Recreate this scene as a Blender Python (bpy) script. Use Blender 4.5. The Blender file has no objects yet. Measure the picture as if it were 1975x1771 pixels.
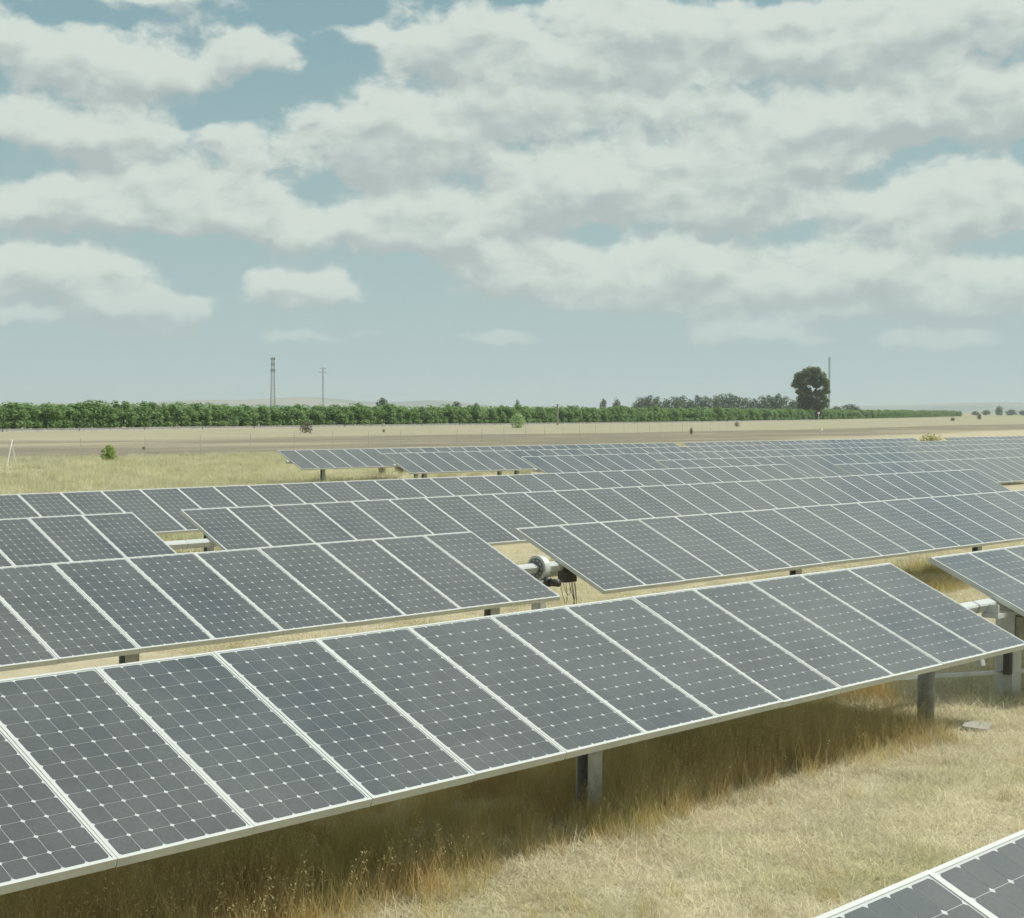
import bpy, math, random
import numpy as np
from mathutils import Matrix, Vector, Quaternion

random.seed(7)
rng = np.random.default_rng(7)
sc = bpy.context.scene
C = sc.collection
R = math.radians

# ------------------------------------------------------------------ camera
CAM_Z = 2.82
HEAD = 0.82995536                       # heading of the view from +Y towards +X
cam_d = bpy.data.cameras.new('camera')
cam_d.sensor_fit = 'HORIZONTAL'
cam_d.sensor_width = 36.0
cam_d.lens = 36.0 * 3118.66 / 1975.0
cam_d.clip_start = 0.1
cam_d.clip_end = 40000.0
cam = bpy.data.objects.new('camera', cam_d)
C.objects.link(cam)
right = Vector((0.67501407, -0.73778747, 0.00506486))
up = Vector((0.01908377, 0.0243217, 0.99952202))
back = -Vector((0.73755801, 0.67459477, -0.03049725))
m = Matrix((right, up, back)).transposed().to_4x4()
m.translation = (0, 0, CAM_Z)
cam.matrix_world = m
sc.camera = cam

# ------------------------------------------------------------------ sun, exposure
SUN = Vector((0.60, -0.458, 1.0)).normalized()      # towards the sun
sun_d = bpy.data.lights.new('sun', 'SUN')
sun_d.energy = 4.2
sun_d.angle = R(0.6)
sun_d.color = (1.0, 0.965, 0.89)
sun = bpy.data.objects.new('sun', sun_d)
C.objects.link(sun)
sun.rotation_euler = SUN.to_track_quat('Z', 'Y').to_euler()
sun.location = (0, 0, 30)
vs = sc.view_settings
vs.view_transform = 'Standard'
vs.look = 'None'
vs.exposure = 0.0
vs.gamma = 1.0
vs.use_curve_mapping = False
sc.cycles.max_bounces = 6
sc.cycles.diffuse_bounces = 3
sc.cycles.glossy_bounces = 3
sc.cycles.adaptive_threshold = 0.02

# ------------------------------------------------------------------ world: clear sky with cumulus
class NT:
    """small helper to write node trees as expressions"""
    def __init__(self, tree):
        self.t = tree
    def n(self, kind, **kw):
        nd = self.t.nodes.new(kind)
        for k, v in kw.items():
            setattr(nd, k, v)
        return nd
    def put(self, sock, v):
        if isinstance(v, bpy.types.NodeSocket):
            self.t.links.new(v, sock)
        elif v is not None:
            sock.default_value = v
    def m(self, op, a, b=None, c=None, clamp=False):
        nd = self.n('ShaderNodeMath', operation=op, use_clamp=clamp)
        for i, v in enumerate((a, b, c)):
            self.put(nd.inputs[i], v)
        return nd.outputs[0]
    def v(self, op, a, b=None):
        nd = self.n('ShaderNodeVectorMath', operation=op)
        self.put(nd.inputs[0], a)
        if b is not None:
            self.put(nd.inputs[3] if op == 'SCALE' else nd.inputs[1], b)
        return nd.outputs[0]
    def noise(self, vec, scale, detail=3.0, rough=0.5, dist=0.0, dim='3D', colour=False):
        nd = self.n('ShaderNodeTexNoise', noise_dimensions=dim)
        self.put(nd.inputs['Vector'], vec)
        nd.inputs['Scale'].default_value = scale
        nd.inputs['Detail'].default_value = detail
        nd.inputs['Roughness'].default_value = rough
        nd.inputs['Distortion'].default_value = dist
        return nd.outputs['Color' if colour else 'Fac']
    def smooth(self, x, a, b):
        nd = self.n('ShaderNodeMapRange', interpolation_type='SMOOTHSTEP')
        self.put(nd.inputs[0], x)
        nd.inputs[1].default_value = a
        nd.inputs[2].default_value = b
        return nd.outputs[0]
    def lin(self, x, a, b, c=0.0, d=1.0):
        nd = self.n('ShaderNodeMapRange')
        self.put(nd.inputs[0], x)
        for i, v in enumerate((a, b, c, d)):
            nd.inputs[i + 1].default_value = v
        return nd.outputs[0]
    def mix(self, f, a, b, blend='MIX'):
        nd = self.n('ShaderNodeMix', data_type='RGBA', blend_type=blend)
        self.put(nd.inputs['Factor'], f)
        for s, v in ((nd.inputs[6], a), (nd.inputs[7], b)):
            if isinstance(v, tuple) and len(v) == 3:
                v = (*v, 1.0)
            self.put(s, v)
        return nd.outputs[2]
    def link(self, a, b):
        self.t.links.new(a, b)

world = bpy.data.worlds.new('World')
sc.world = world
world.use_nodes = True
wt = world.node_tree
wt.nodes.clear()

# cumulus masses, in degrees: azimuth from the heading, elevation of the base, half width, height above, depth below, weight
def sky_deg(u, v):
    return (math.degrees(math.atan((u - 987.5) / 3118.7)), math.degrees(math.atan((790.0 - v) / 3118.7)))
PX = 1.0 / 54.4
CLOUDS = [(330, 24, 200, 30, 22, .8), (150, 10, 90, 18, 20, .5), (12, 130, 80, 95, 25, 1.0), (215, 185, 225, 100, 22, 1.1), (120, 150, 120, 60, 30, 1.0), (400, 190, 60, 40, 18, .8),
          (180, 290, 260, 62, 18, 1.1), (20, 268, 140, 50, 20, 1.0), (485, 142, 92, 82, 14, 1.05), (440, 105, 60, 25, 25, .7), (640, 72, 80, 16, 12, .6), (720, 82, 90, 24, 18, .8),
          (570, 218, 50, 24, 10, .7), (745, 315, 190, 155, 18, 1.2), (490, 315, 95, 75, 14, 1.0), (870, 290, 130, 110, 20, 1.0),
          (60, 450, 150, 85, 18, 1.1), (180, 455, 130, 138, 16, 1.15), (320, 458, 130, 148, 14, 1.15), (425, 455, 130, 142, 14, 1.15), (560, 460, 140, 75, 18, 1.05), (700, 470, 120, 85, 18, 1.0),
          (800, 480, 180, 150, 20, 1.2), (920, 470, 100, 70, 20, 1.0), (90, 562, 190, 90, 12, 1.1), (245, 558, 62, 55, 10, 1.05), (10, 585, 50, 24, 10, .8), (15, 636, 50, 32, 8, .8),
          (190, 630, 75, 40, 10, .75), (335, 612, 75, 26, 8, .85), (300, 664, 60, 20, 8, .65), (600, 592, 120, 80, 10, 1.1), (530, 560, 62, 55, 14, 1.0), (640, 545, 50, 34, 12, .8), (690, 648, 60, 10, 6, .45), (560, 650, 60, 14, 6, .45),
          (985, 664, 55, 20, 6, .7), (1068, 672, 40, 12, 6, .6), (870, 655, 50, 12, 6, .4), (1370, 662, 50, 34, 8, .6), (1540, 660, 60, 30, 8, .5), (1780, 668, 120, 20, 8, .45),
          (900, 110, 170, 105, 40, 1.0), (1010, 230, 200, 150, 30, 1.05), (1220, 120, 300, 140, 60, 1.15), (1120, 410, 240, 155, 20, 1.25), (1230, 375, 100, 120, 20, 1.2),
          (1420, 420, 230, 130, 25, 1.15), (1500, 330, 230, 130, 25, 1.15), (1560, 260, 170, 75, 25, 1.15), (1780, 265, 330, 140, 25, 1.2), (1650, 110, 330, 110, 60, 1.15), (1900, 60, 200, 80, 60, 1.1),
          (1030, 545, 220, 95, 25, 1.1), (1190, 590, 230, 110, 14, 1.15), (1320, 555, 190, 120, 20, 1.1), (1480, 560, 170, 60, 20, 1.05), (1270, 500, 100, 60, 20, 1.1), (1700, 560, 260, 110, 22, 1.05),
          (1870, 590, 240, 80, 30, 1.05), (1900, 440, 150, 130, 25, 1.15), (1720, 460, 150, 90, 25, .95), (1640, 600, 150, 40, 12, .95), (1450, 600, 120, 24, 12, .8), (1780, 380, 90, 40, 25, .7), (1320, 235, 150, 75, 25, .95), (1210, 210, 110, 40, 20, .6)]

w = NT(wt)
tc = w.n('ShaderNodeTexCoord').outputs['Generated']
s3 = w.n('ShaderNodeSeparateXYZ')
w.put(s3.inputs[0], tc)
# heading-relative azimuth, elevation (degrees)
ch, sh = math.cos(HEAD), math.sin(HEAD)
xr = w.m('MULTIPLY_ADD', s3.outputs[0], ch, w.m('MULTIPLY', s3.outputs[1], -sh))
yr = w.m('MULTIPLY_ADD', s3.outputs[0], sh, w.m('MULTIPLY', s3.outputs[1], ch))
azd = w.m('MULTIPLY', w.m('ARCTAN2', xr, yr), 180 / math.pi)
eld = w.m('MULTIPLY', w.m('ARCSINE', s3.outputs[2]), 180 / math.pi)
UP = 0.55                                            # the second look is this much higher, for light and shade
comb = w.n('ShaderNodeCombineXYZ')
w.put(comb.inputs[0], azd); w.put(comb.inputs[1], eld)
P0 = comb.outputs[0]
warp = w.v('SUBTRACT', w.noise(P0, 0.55, 2.0, 0.6, dim='2D', colour=True), (0.5, 0.5, 0.5))
PW = w.v('ADD', P0, w.v('MULTIPLY', warp, (1.3, 0.8, 0.0)))
wsep = w.n('ShaderNodeSeparateXYZ')
w.put(wsep.inputs[0], PW)
# cover of the cumulus field: profiles along the azimuth, one per step of elevation
NAZ, NEL, AZ0, AZ1, EL0, EL1 = 32, 27, -18.6, 18.6, 0.9, 15.0
cover_tab = np.full((NEL, NAZ), -1.4)
for (u, v, hw, h, d, wgt) in CLOUDS:
    a0, e0 = sky_deg(u, v)
    if v > 600:                                      # the small clouds low down
        hw, h, d, wgt = hw * 1.35, h * 1.6, d * 1.8, wgt * 3.0
    ai = (np.linspace(AZ0, AZ1, NAZ)[None, :] - a0) / (hw * PX)
    ej = np.linspace(EL0, EL1, NEL)[:, None] - e0
    ej = np.maximum(ej / (h * PX), -ej / (d * PX))
    cover_tab = np.maximum(cover_tab, wgt * (1.15 - ai ** 2 - ej ** 2))
cover_tab = (cover_tab + 1.4) / 2.8
def ramp(fac, pos, cols, interp):
    nd = w.n('ShaderNodeValToRGB')
    cr = nd.color_ramp
    cr.interpolation = interp
    while len(cr.elements) < len(pos):
        cr.elements.new(0.5)
    for e, p, c in zip(cr.elements, pos, cols):
        e.position = float(p)
        e.color = (*[float(x) for x in c], 1.0)
    w.put(nd.inputs[0], fac)
    return nd.outputs[0]
fa = w.lin(wsep.outputs[0], AZ0, AZ1)
fe = [w.lin(w.m('ADD', wsep.outputs[1], o), EL0, EL1) for o in (0.0, UP)]
accs = [None, None]
for b3 in range(NEL // 3):
    prof = ramp(fa, np.linspace(0, 1, NAZ), cover_tab[b3 * 3:b3 * 3 + 3].T, 'B_SPLINE')
    for lane in (0, 1):
        hats = [np.eye(NEL)[j, b3 * 3:b3 * 3 + 3] for j in range(NEL)]
        hat = ramp(fe[lane], np.linspace(0, 1, NEL), hats, 'B_SPLINE')
        dn = w.n('ShaderNodeVectorMath', operation='DOT_PRODUCT')
        w.put(dn.inputs[0], prof)
        w.put(dn.inputs[1], hat)
        accs[lane] = dn.outputs['Value'] if accs[lane] is None else w.m('ADD', accs[lane], dn.outputs['Value'])
# free cover carries the same kind of sky on all round
free = w.noise(w.v('MULTIPLY', P0, (0.05, 0.11, 0.0)), 1.0, 1.0, 0.5, dim='2D')
free = w.m('MULTIPLY_ADD', free, 4.0, -1.5)
side = w.smooth(w.m('ABSOLUTE', azd), 17.0, 21.0)
high = w.smooth(eld, 13.5, 16.5)
outside = w.m('MULTIPLY', w.m('MAXIMUM', side, high), w.smooth(eld, 2.0, 5.0))
acc0, acc1 = [w.m('ADD', w.m('MULTIPLY', w.m('SUBTRACT', 1.0, outside), w.m('MULTIPLY_ADD', x, 3.4, -2.05)), w.m('MULTIPLY', outside, free)) for x in accs]
puffP = w.v('MULTIPLY', w.v('ADD', P0, w.v('MULTIPLY', warp, (0.7, 0.5, 0.0))), (0.55, 0.95, 1.0))
puff0 = w.noise(puffP, 1.0, 7.0, 0.58, dim='2D')
puff1 = w.noise(w.v('ADD', puffP, (0.10, UP * 0.95, 0.0)), 1.0, 4.0, 0.5, dim='2D')
big = w.noise(w.v('MULTIPLY', P0, (0.16, 0.42, 1.0)), 1.0, 2.0, 0.5, dim='2D')
def total(acc, puff):
    d = acc
    d = w.m('ADD', d, w.m('MULTIPLY_ADD', puff, 1.9, -0.95))
    return w.m('ADD', d, w.m('MULTIPLY_ADD', big, 0.9, -0.42))
D0 = total(acc0, puff0)
D1 = total(acc1, puff1)
fade = w.smooth(eld, 0.3, 5.0)                       # low cloud melts into the haze
cover = w.smooth(D0, -0.30, 0.34)
cover = w.m('MULTIPLY', cover, w.lin(fade, 0, 1, 0.25, 0.96))
lit = w.lin(w.m('SUBTRACT', D0, D1), -0.85, 0.85)
thick = w.smooth(D0, 0.4, 1.7)
lit = w.m('SUBTRACT', lit, w.m('MULTIPLY', thick, 0.22))
sky = w.n('ShaderNodeTexSky', sky_type='NISHITA')
sky.sun_disc = False
sky.sun_elevation = math.asin(SUN.z)
sky.sun_rotation = math.atan2(SUN.x, SUN.y)
sky.air_density = 1.2
sky.dust_density = 2.5
sky.ozone_density = 1.0
STR = 0.09
blue = w.mix(1.0, sky.outputs[0], (0.84, 1.0, 0.84), 'MULTIPLY')
def k(r, g_, b):
    return (r / STR, g_ / STR, b / STR)
hazecol = k(0.47, 0.585, 0.585)
blue = w.mix(w.lin(eld, 0.0, 15.0, 0.97, 0.50), blue, w.mix(w.lin(eld, 1.0, 13.0), (*k(0.47, 0.60, 0.61), 1), (*k(0.30, 0.47, 0.53), 1)))
white = w.mix(w.smooth(lit, 0.05, 0.78), (*k(0.44, 0.505, 0.495), 1), (*k(0.67, 0.74, 0.685), 1))
white = w.mix(w.lin(fade, 0, 1, 0.55, 0.0), white, (*hazecol, 1))
col = w.mix(cover, blue, white)
bg = w.n('ShaderNodeBackground')
w.put(bg.inputs[0], col)
bg.inputs[1].default_value = STR
out = w.n('ShaderNodeOutputWorld')
w.link(bg.outputs[0], out.inputs[0])
world.cycles.sampling_method = 'MANUAL'
world.cycles.sample_map_resolution = 512

# ------------------------------------------------------------------ helpers
def tag(o, label=None, cat=None, group=None, kind=None):
    if label: o['label'] = label
    if cat: o['category'] = cat
    if group: o['group'] = group
    if kind: o['kind'] = kind
    return o

def obj(name, mesh, parent=None, loc=(0, 0, 0), rot=(0, 0, 0)):
    o = bpy.data.objects.new(name, mesh)
    C.objects.link(o)
    o.parent = parent
    o.location = loc
    o.rotation_euler = rot
    return o

class MB:
    """collects simple solids into one mesh"""
    def __init__(self):
        self.v, self.f = [], []
    def add(self, verts, faces):
        b = len(self.v)
        self.v += [tuple(p) for p in verts]
        self.f += [tuple(i + b for i in f) for f in faces]
        return self
    def box(self, x0, x1, y0, y1, z0, z1):
        vs_ = [(x, y, z) for x in (x0, x1) for y in (y0, y1) for z in (z0, z1)]
        return self.add(vs_, [(0, 1, 3, 2), (4, 6, 7, 5), (0, 4, 5, 1), (2, 3, 7, 6), (0, 2, 6, 4), (1, 5, 7, 3)])
    def bevbox(self, x0, x1, y0, y1, z0, z1, b=0.01):
        """box along z whose four long edges are chamfered"""
        ring = [(x0 + b, y0), (x1 - b, y0), (x1, y0 + b), (x1, y1 - b), (x1 - b, y1), (x0 + b, y1), (x0, y1 - b), (x0, y0 + b)]
        vs_ = [(x, y, z0) for x, y in ring] + [(x, y, z1) for x, y in ring]
        n = len(ring)
        return self.add(vs_, [tuple(range(n))[::-1], tuple(range(n, 2 * n))] + [(i, (i + 1) % n, n + (i + 1) % n, n + i) for i in range(n)])
    def tube(self, pts, rad, n=8, cap=True):
        pts = [Vector(p) for p in pts]
        rads = rad if isinstance(rad, (list, tuple)) else [rad] * len(pts)
        vs_, fs = [], []
        ref = None
        for i, p in enumerate(pts):
            t = (pts[min(i + 1, len(pts) - 1)] - pts[max(i - 1, 0)]).normalized()
            if ref is None or abs(ref.dot(t)) > 0.98:
                ref = Vector((0, 0, 1)) if abs(t.z) < 0.9 else Vector((1, 0, 0))
            a = t.cross(ref).normalized(); b = t.cross(a)
            for k_ in range(n):
                an = 2 * math.pi * k_ / n
                vs_.append(p + (a * math.cos(an) + b * math.sin(an)) * rads[i])
        for i in range(len(pts) - 1):
            for k_ in range(n):
                fs.append((i * n + k_, i * n + (k_ + 1) % n, (i + 1) * n + (k_ + 1) % n, (i + 1) * n + k_))
        if cap:
            fs.append(tuple(range(n))[::-1])
            fs.append(tuple(range((len(pts) - 1) * n, len(pts) * n)))
        return self.add(vs_, fs)
    def mesh(self, name, mat, smooth=False):
        me = bpy.data.meshes.new(name)
        me.from_pydata(self.v, [], self.f)
        me.materials.append(mat)
        if smooth:
            me.polygons.foreach_set('use_smooth', [True] * len(me.polygons))
        me.update()
        return me

def quads_mesh(name, verts, mat, nper=4):
    """mesh of separate n-gons from an (N, nper, 3) array"""
    n = len(verts)
    me = bpy.data.meshes.new(name)
    me.vertices.add(n * nper); me.loops.add(n * nper); me.polygons.add(n)
    me.vertices.foreach_set('co', np.ascontiguousarray(verts, dtype=np.float32).ravel())
    me.loops.foreach_set('vertex_index', np.arange(n * nper, dtype=np.int32))
    me.polygons.foreach_set('loop_start', np.arange(0, n * nper, nper, dtype=np.int32))
    me.polygons.foreach_set('loop_total', np.full(n, nper, dtype=np.int32))
    me.materials.append(mat)
    me.update()
    return me

def material(name):
    mt = bpy.data.materials.new(name)
    mt.use_nodes = True
    nt = mt.node_tree
    nt.nodes.clear()
    t = NT(nt)
    o = t.n('ShaderNodeOutputMaterial')
    return mt, t, o

def principled(t, o, base, rough=0.5, metal=0.0, coat=0.0, coat_rough=0.05, spec=0.5, normal=None):
    b = t.n('ShaderNodeBsdfPrincipled')
    if isinstance(base, tuple):
        base = (*base, 1.0)
    t.put(b.inputs['Base Color'], base)
    t.put(b.inputs['Roughness'], rough)
    b.inputs['Metallic'].default_value = metal
    b.inputs['Coat Weight'].default_value = coat
    t.put(b.inputs['Coat Roughness'], coat_rough)
    b.inputs['Specular IOR Level'].default_value = spec
    if normal is not None:
        t.link(normal, b.inputs['Normal'])
    t.link(b.outputs[0], o.inputs['Surface'])
    return b

# ------------------------------------------------------------------ materials
def metal_mat(name, c1, c2, rough=0.5, metal=0.35, scale=9.0):
    mt, t, o = material(name)
    pos = t.n('ShaderNodeNewGeometry').outputs['Position']
    n1 = t.noise(pos, scale, 4.0, 0.6)
    col_ = t.mix(t.smooth(n1, 0.35, 0.7), c1, c2)
    principled(t, o, col_, t.lin(n1, 0.3, 0.7, rough - 0.08, rough + 0.1), metal)
    return mt

M_FRAME = metal_mat('anodised_aluminium', (0.56, 0.585, 0.56), (0.50, 0.52, 0.50), 0.45, 0.10, 3.0)
M_STEEL = metal_mat('galvanised_steel', (0.50, 0.52, 0.51), (0.38, 0.39, 0.38), 0.5, 0.45, 14.0)
M_WHITE_STEEL = metal_mat('pale_galvanised_tube', (0.56, 0.59, 0.58), (0.46, 0.49, 0.48), 0.42, 0.25, 6.0)
M_POST = metal_mat('weathered_steel_post', (0.34, 0.35, 0.33), (0.25, 0.25, 0.22), 0.6, 0.3, 7.0)
M_FACE = metal_mat('grey_ring_face', (0.17, 0.19, 0.19), (0.12, 0.13, 0.13), 0.55, 0.2, 12.0)
M_DARK = metal_mat('dark_motor_housing', (0.035, 0.035, 0.035), (0.07, 0.06, 0.05), 0.5, 0.0, 8.0)
M_RUBBER = metal_mat('black_cable_sheath', (0.02, 0.02, 0.02), (0.03, 0.03, 0.03), 0.6, 0.0, 8.0)
M_CONC = metal_mat('concrete', (0.43, 0.43, 0.40), (0.34, 0.33, 0.30), 0.85, 0.0, 1.3)
M_WOOD = metal_mat('grey_weathered_timber', (0.32, 0.29, 0.25), (0.22, 0.20, 0.17), 0.8, 0.0, 5.0)
M_LATTICE = metal_mat('far_galvanised_lattice', (0.30, 0.31, 0.31), (0.22, 0.23, 0.23), 0.6, 0.2, 0.5)
M_SIGN = metal_mat('white_paint', (0.80, 0.79, 0.74), (0.70, 0.68, 0.62), 0.5, 0.0, 3.0)

def pv_mat(name, c_a, c_b, dust):
    mt, t, o = material(name)
    geo = t.n('ShaderNodeNewGeometry')
    pos = geo.outputs['Position']
    rnd = t.n('ShaderNodeObjectInfo').outputs['Random']
    base = t.mix(rnd, c_a, c_b)
    dn = t.noise(pos, 1.6, 4.0, 0.6)
    fine = t.noise(pos, 60.0, 3.0, 0.7)
    amt = t.m('MULTIPLY', t.lin(dn, 0.3, 0.7, 0.5, 1.2), t.lin(fine, 0.3, 0.7, 0.7, 1.3))
    amt = t.m('MULTIPLY', amt, dust)
    col_ = t.mix(amt, base, (0.36, 0.38, 0.36))
    principled(t, o, col_, 0.5, 0.0, 1.0, t.lin(dn, 0.3, 0.7, 0.05, 0.10), 0.25)
    return mt
M_CELL = pv_mat('monocrystalline_cell', (0.022, 0.030, 0.037), (0.032, 0.040, 0.045), 0.135)
M_BACKSHEET = pv_mat('white_backsheet_under_glass', (0.50, 0.535, 0.53), (0.50, 0.535, 0.53), 0.10)

def leaf_mat(name, cols, scale=0.5, trans=0.3, rough=0.6):
    """foliage: colour varies from tree to tree and from clump to clump"""
    mt, t, o = material(name)
    pos = t.n('ShaderNodeNewGeometry').outputs['Position']
    rnd = t.n('ShaderNodeObjectInfo').outputs['Random']
    n1 = t.noise(pos, scale, 3.0, 0.6)
    c = t.mix(t.smooth(n1, 0.35, 0.65), cols[0], cols[1])
    c = t.mix(t.m('MULTIPLY', rnd, 0.6), c, cols[2])
    d = t.n('ShaderNodeBsdfPrincipled')
    t.put(d.inputs['Base Color'], c)
    d.inputs['Roughness'].default_value = rough
    d.inputs['Specular IOR Level'].default_value = 0.3
    tr = t.n('ShaderNodeBsdfTranslucent')
    t.put(tr.inputs[0], c)
    mx = t.n('ShaderNodeMixShader')
    mx.inputs[0].default_value = trans
    t.link(d.outputs[0], mx.inputs[1]); t.link(tr.outputs[0], mx.inputs[2])
    t.link(mx.outputs[0], o.inputs['Surface'])
    return mt
M_OLIVE = leaf_mat('olive_leaves', ((0.155, 0.27, 0.085), (0.235, 0.35, 0.14), (0.21, 0.33, 0.095)), 0.9, 0.42)
M_EUCA = leaf_mat('eucalyptus_leaves', ((0.14, 0.175, 0.065), (0.22, 0.235, 0.08), (0.14, 0.175, 0.10)), 0.35, 0.45)
M_FAREUC = leaf_mat('far_wood_leaves', ((0.11, 0.15, 0.08), (0.16, 0.19, 0.10), (0.13, 0.16, 0.09)), 0.3, 0.4)
M_BUSH = leaf_mat('fresh_green_leaves', ((0.20, 0.31, 0.05), (0.28, 0.38, 0.08), (0.24, 0.35, 0.07)), 2.0, 0.35)
M_PALEBUSH = leaf_mat('pale_green_leaves', ((0.32, 0.46, 0.20), (0.42, 0.54, 0.26), (0.36, 0.50, 0.20)), 1.5, 0.35)
M_BROOM = leaf_mat('yellow_green_broom', ((0.30, 0.30, 0.08), (0.38, 0.34, 0.12), (0.34, 0.34, 0.10)), 2.0, 0.3)
M_SCRUB = leaf_mat('dull_scrub_leaves', ((0.10, 0.11, 0.06), (0.16, 0.15, 0.09), (0.12, 0.13, 0.06)), 2.0, 0.3)
M_BARK = metal_mat('bark', (0.16, 0.13, 0.10), (0.09, 0.075, 0.06), 0.9, 0.0, 2.0)

def grass_mat(name, c_dry, c_olive, c_red, red_amt):
    mt, t, o = material(name)
    pos = t.n('ShaderNodeNewGeometry').outputs['Position']
    rnd = t.n('ShaderNodeObjectInfo').outputs['Random']
    n1 = t.noise(pos, 0.55, 3.0, 0.6)
    n2 = t.noise(pos, 1.7, 2.0, 0.5)
    c = t.mix(t.m('MULTIPLY', t.smooth(n1, 0.42, 0.68), 0.85), c_dry, c_olive)
    c = t.mix(t.m('MULTIPLY', t.smooth(n2, 0.52, 0.70), red_amt), c, c_red)
    c = t.mix(1.0, c, t.mix(rnd, (0.72, 0.72, 0.72), (1.22, 1.22, 1.22)), 'MULTIPLY')
    d = t.n('ShaderNodeBsdfDiffuse')
    t.put(d.inputs[0], c)
    tr = t.n('ShaderNodeBsdfTranslucent')
    t.put(tr.inputs[0], c)
    mx = t.n('ShaderNodeMixShader')
    mx.inputs[0].default_value = 0.35
    t.link(d.outputs[0], mx.inputs[1]); t.link(tr.outputs[0], mx.inputs[2])
    t.link(mx.outputs[0], o.inputs['Surface'])
    return mt
M_GRASS = grass_mat('dry_matted_grass', (0.74, 0.69, 0.51), (0.58, 0.56, 0.34), (0.60, 0.48, 0.32), 0.35)
M_MEADOW = grass_mat('straw_meadow', (0.65, 0.63, 0.43), (0.53, 0.53, 0.31), (0.54, 0.48, 0.32), 0.3)
M_TALL = grass_mat('tall_wild_oats', (0.62, 0.51, 0.24), (0.50, 0.44, 0.17), (0.48, 0.31, 0.14), 0.6)
M_HEAD = grass_mat('oat_seed_heads', (0.60, 0.51, 0.30), (0.52, 0.45, 0.24), (0.46, 0.34, 0.18), 0.4)

# ground: dry pasture near, ploughed and weedy bands farther out (lying along the rows), all plain colour
def ground_mat():
    mt, t, o = material('dry_pasture')
    pos = t.n('ShaderNodeNewGeometry').outputs['Position']
    s = t.n('ShaderNodeSeparateXYZ')
    t.put(s.inputs[0], pos)
    n_big = t.noise(t.v('MULTIPLY', pos, (0.010, 0.035, 0.0)), 1.0, 4.0, 0.6)
    n_mid = t.noise(t.v('MULTIPLY', pos, (0.12, 0.30, 0.0)), 1.0, 4.0, 0.6)
    n_fine = t.noise(pos, 2.2, 5.0, 0.65)
    n_grain = t.noise(pos, 24.0, 4.0, 0.7)
    straw = t.mix(t.smooth(n_fine, 0.3, 0.7), (0.40, 0.355, 0.245), (0.50, 0.45, 0.32))
    straw = t.mix(t.m('MULTIPLY', t.smooth(n_mid, 0.45, 0.72), 0.6), straw, (0.36, 0.34, 0.19))
    earth = t.mix(t.smooth(n_mid, 0.35, 0.65), (0.18, 0.165, 0.125), (0.235, 0.21, 0.155))
    earth = t.mix(t.m('MULTIPLY', t.smooth(n_fine, 0.5, 0.75), 0.5), earth, (0.32, 0.295, 0.20))
    pale = t.mix(t.smooth(n_mid, 0.3, 0.7), (0.37, 0.345, 0.24), (0.30, 0.28, 0.19))
    # position across the bands; right of the field the bands swing away with the grove
    yb = t.m('ADD', s.outputs[1], t.lin(n_big, 0.25, 0.75, -7.0, 7.0))
    ylow = t.m('ADD', yb, t.m('MULTIPLY', s.outputs[0], -0.20))
    yhigh = t.m('ADD', yb, t.m('MULTIPLY', t.m('MAXIMUM', t.m('SUBTRACT', s.outputs[0], 160.0), 0.0), -0.20))
    band = t.m('MULTIPLY', t.smooth(ylow, 58.0, 68.0), t.m('SUBTRACT', 1.0, t.smooth(yhigh, 124.0, 134.0)))
    patch = t.smooth(t.noise(t.v('MULTIPLY', pos, (0.02, 0.06, 0.0)), 1.0, 3.0, 0.6), 0.30, 0.55)
    c = t.mix(t.m('MULTIPLY', band, t.lin(patch, 0, 1, 0.45, 1.0)), straw, earth)
    c = t.mix(t.smooth(yhigh, 124.0, 134.0), c, pale)
    far = t.smooth(t.m('ADD', yb, t.lin(n_mid, 0, 1, -20, 20)), 260.0, 420.0)
    c = t.mix(far, c, t.mix(t.smooth(n_big, 0.42, 0.58), (0.42, 0.37, 0.25), (0.22, 0.25, 0.12)))
    c = t.mix(1.0, c, t.mix(n_grain, (0.78, 0.78, 0.78), (1.18, 1.18, 1.18)), 'MULTIPLY')
    bmp = t.n('ShaderNodeBump')
    bmp.inputs['Strength'].default_value = 0.7
    bmp.inputs['Distance'].default_value = 0.06
    t.put(bmp.inputs['Height'], t.m('ADD', n_fine, t.m('MULTIPLY', n_grain, 0.4)))
    principled(t, o, c, 0.95, 0.0, spec=0.1, normal=bmp.outputs[0])
    return mt
M_GROUND = ground_mat()

def road_mat():
    mt, t, o = material('worn_asphalt')
    pos = t.n('ShaderNodeNewGeometry').outputs['Position']
    n1 = t.noise(pos, 0.4, 4.0, 0.6)
    principled(t, o, t.mix(n1, (0.24, 0.235, 0.22), (0.33, 0.32, 0.30)), 0.9)
    return mt
M_ROAD = road_mat()

def hill_mat():
    mt, t, o = material('dry_hills')
    pos = t.n('ShaderNodeNewGeometry').outputs['Position']
    n1 = t.noise(pos, 0.0015, 4.0, 0.6)
    principled(t, o, t.mix(t.smooth(n1, 0.4, 0.6), (0.13, 0.16, 0.12), (0.30, 0.25, 0.17)), 0.95, spec=0.1)
    return mt
M_HILL = hill_mat()

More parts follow.
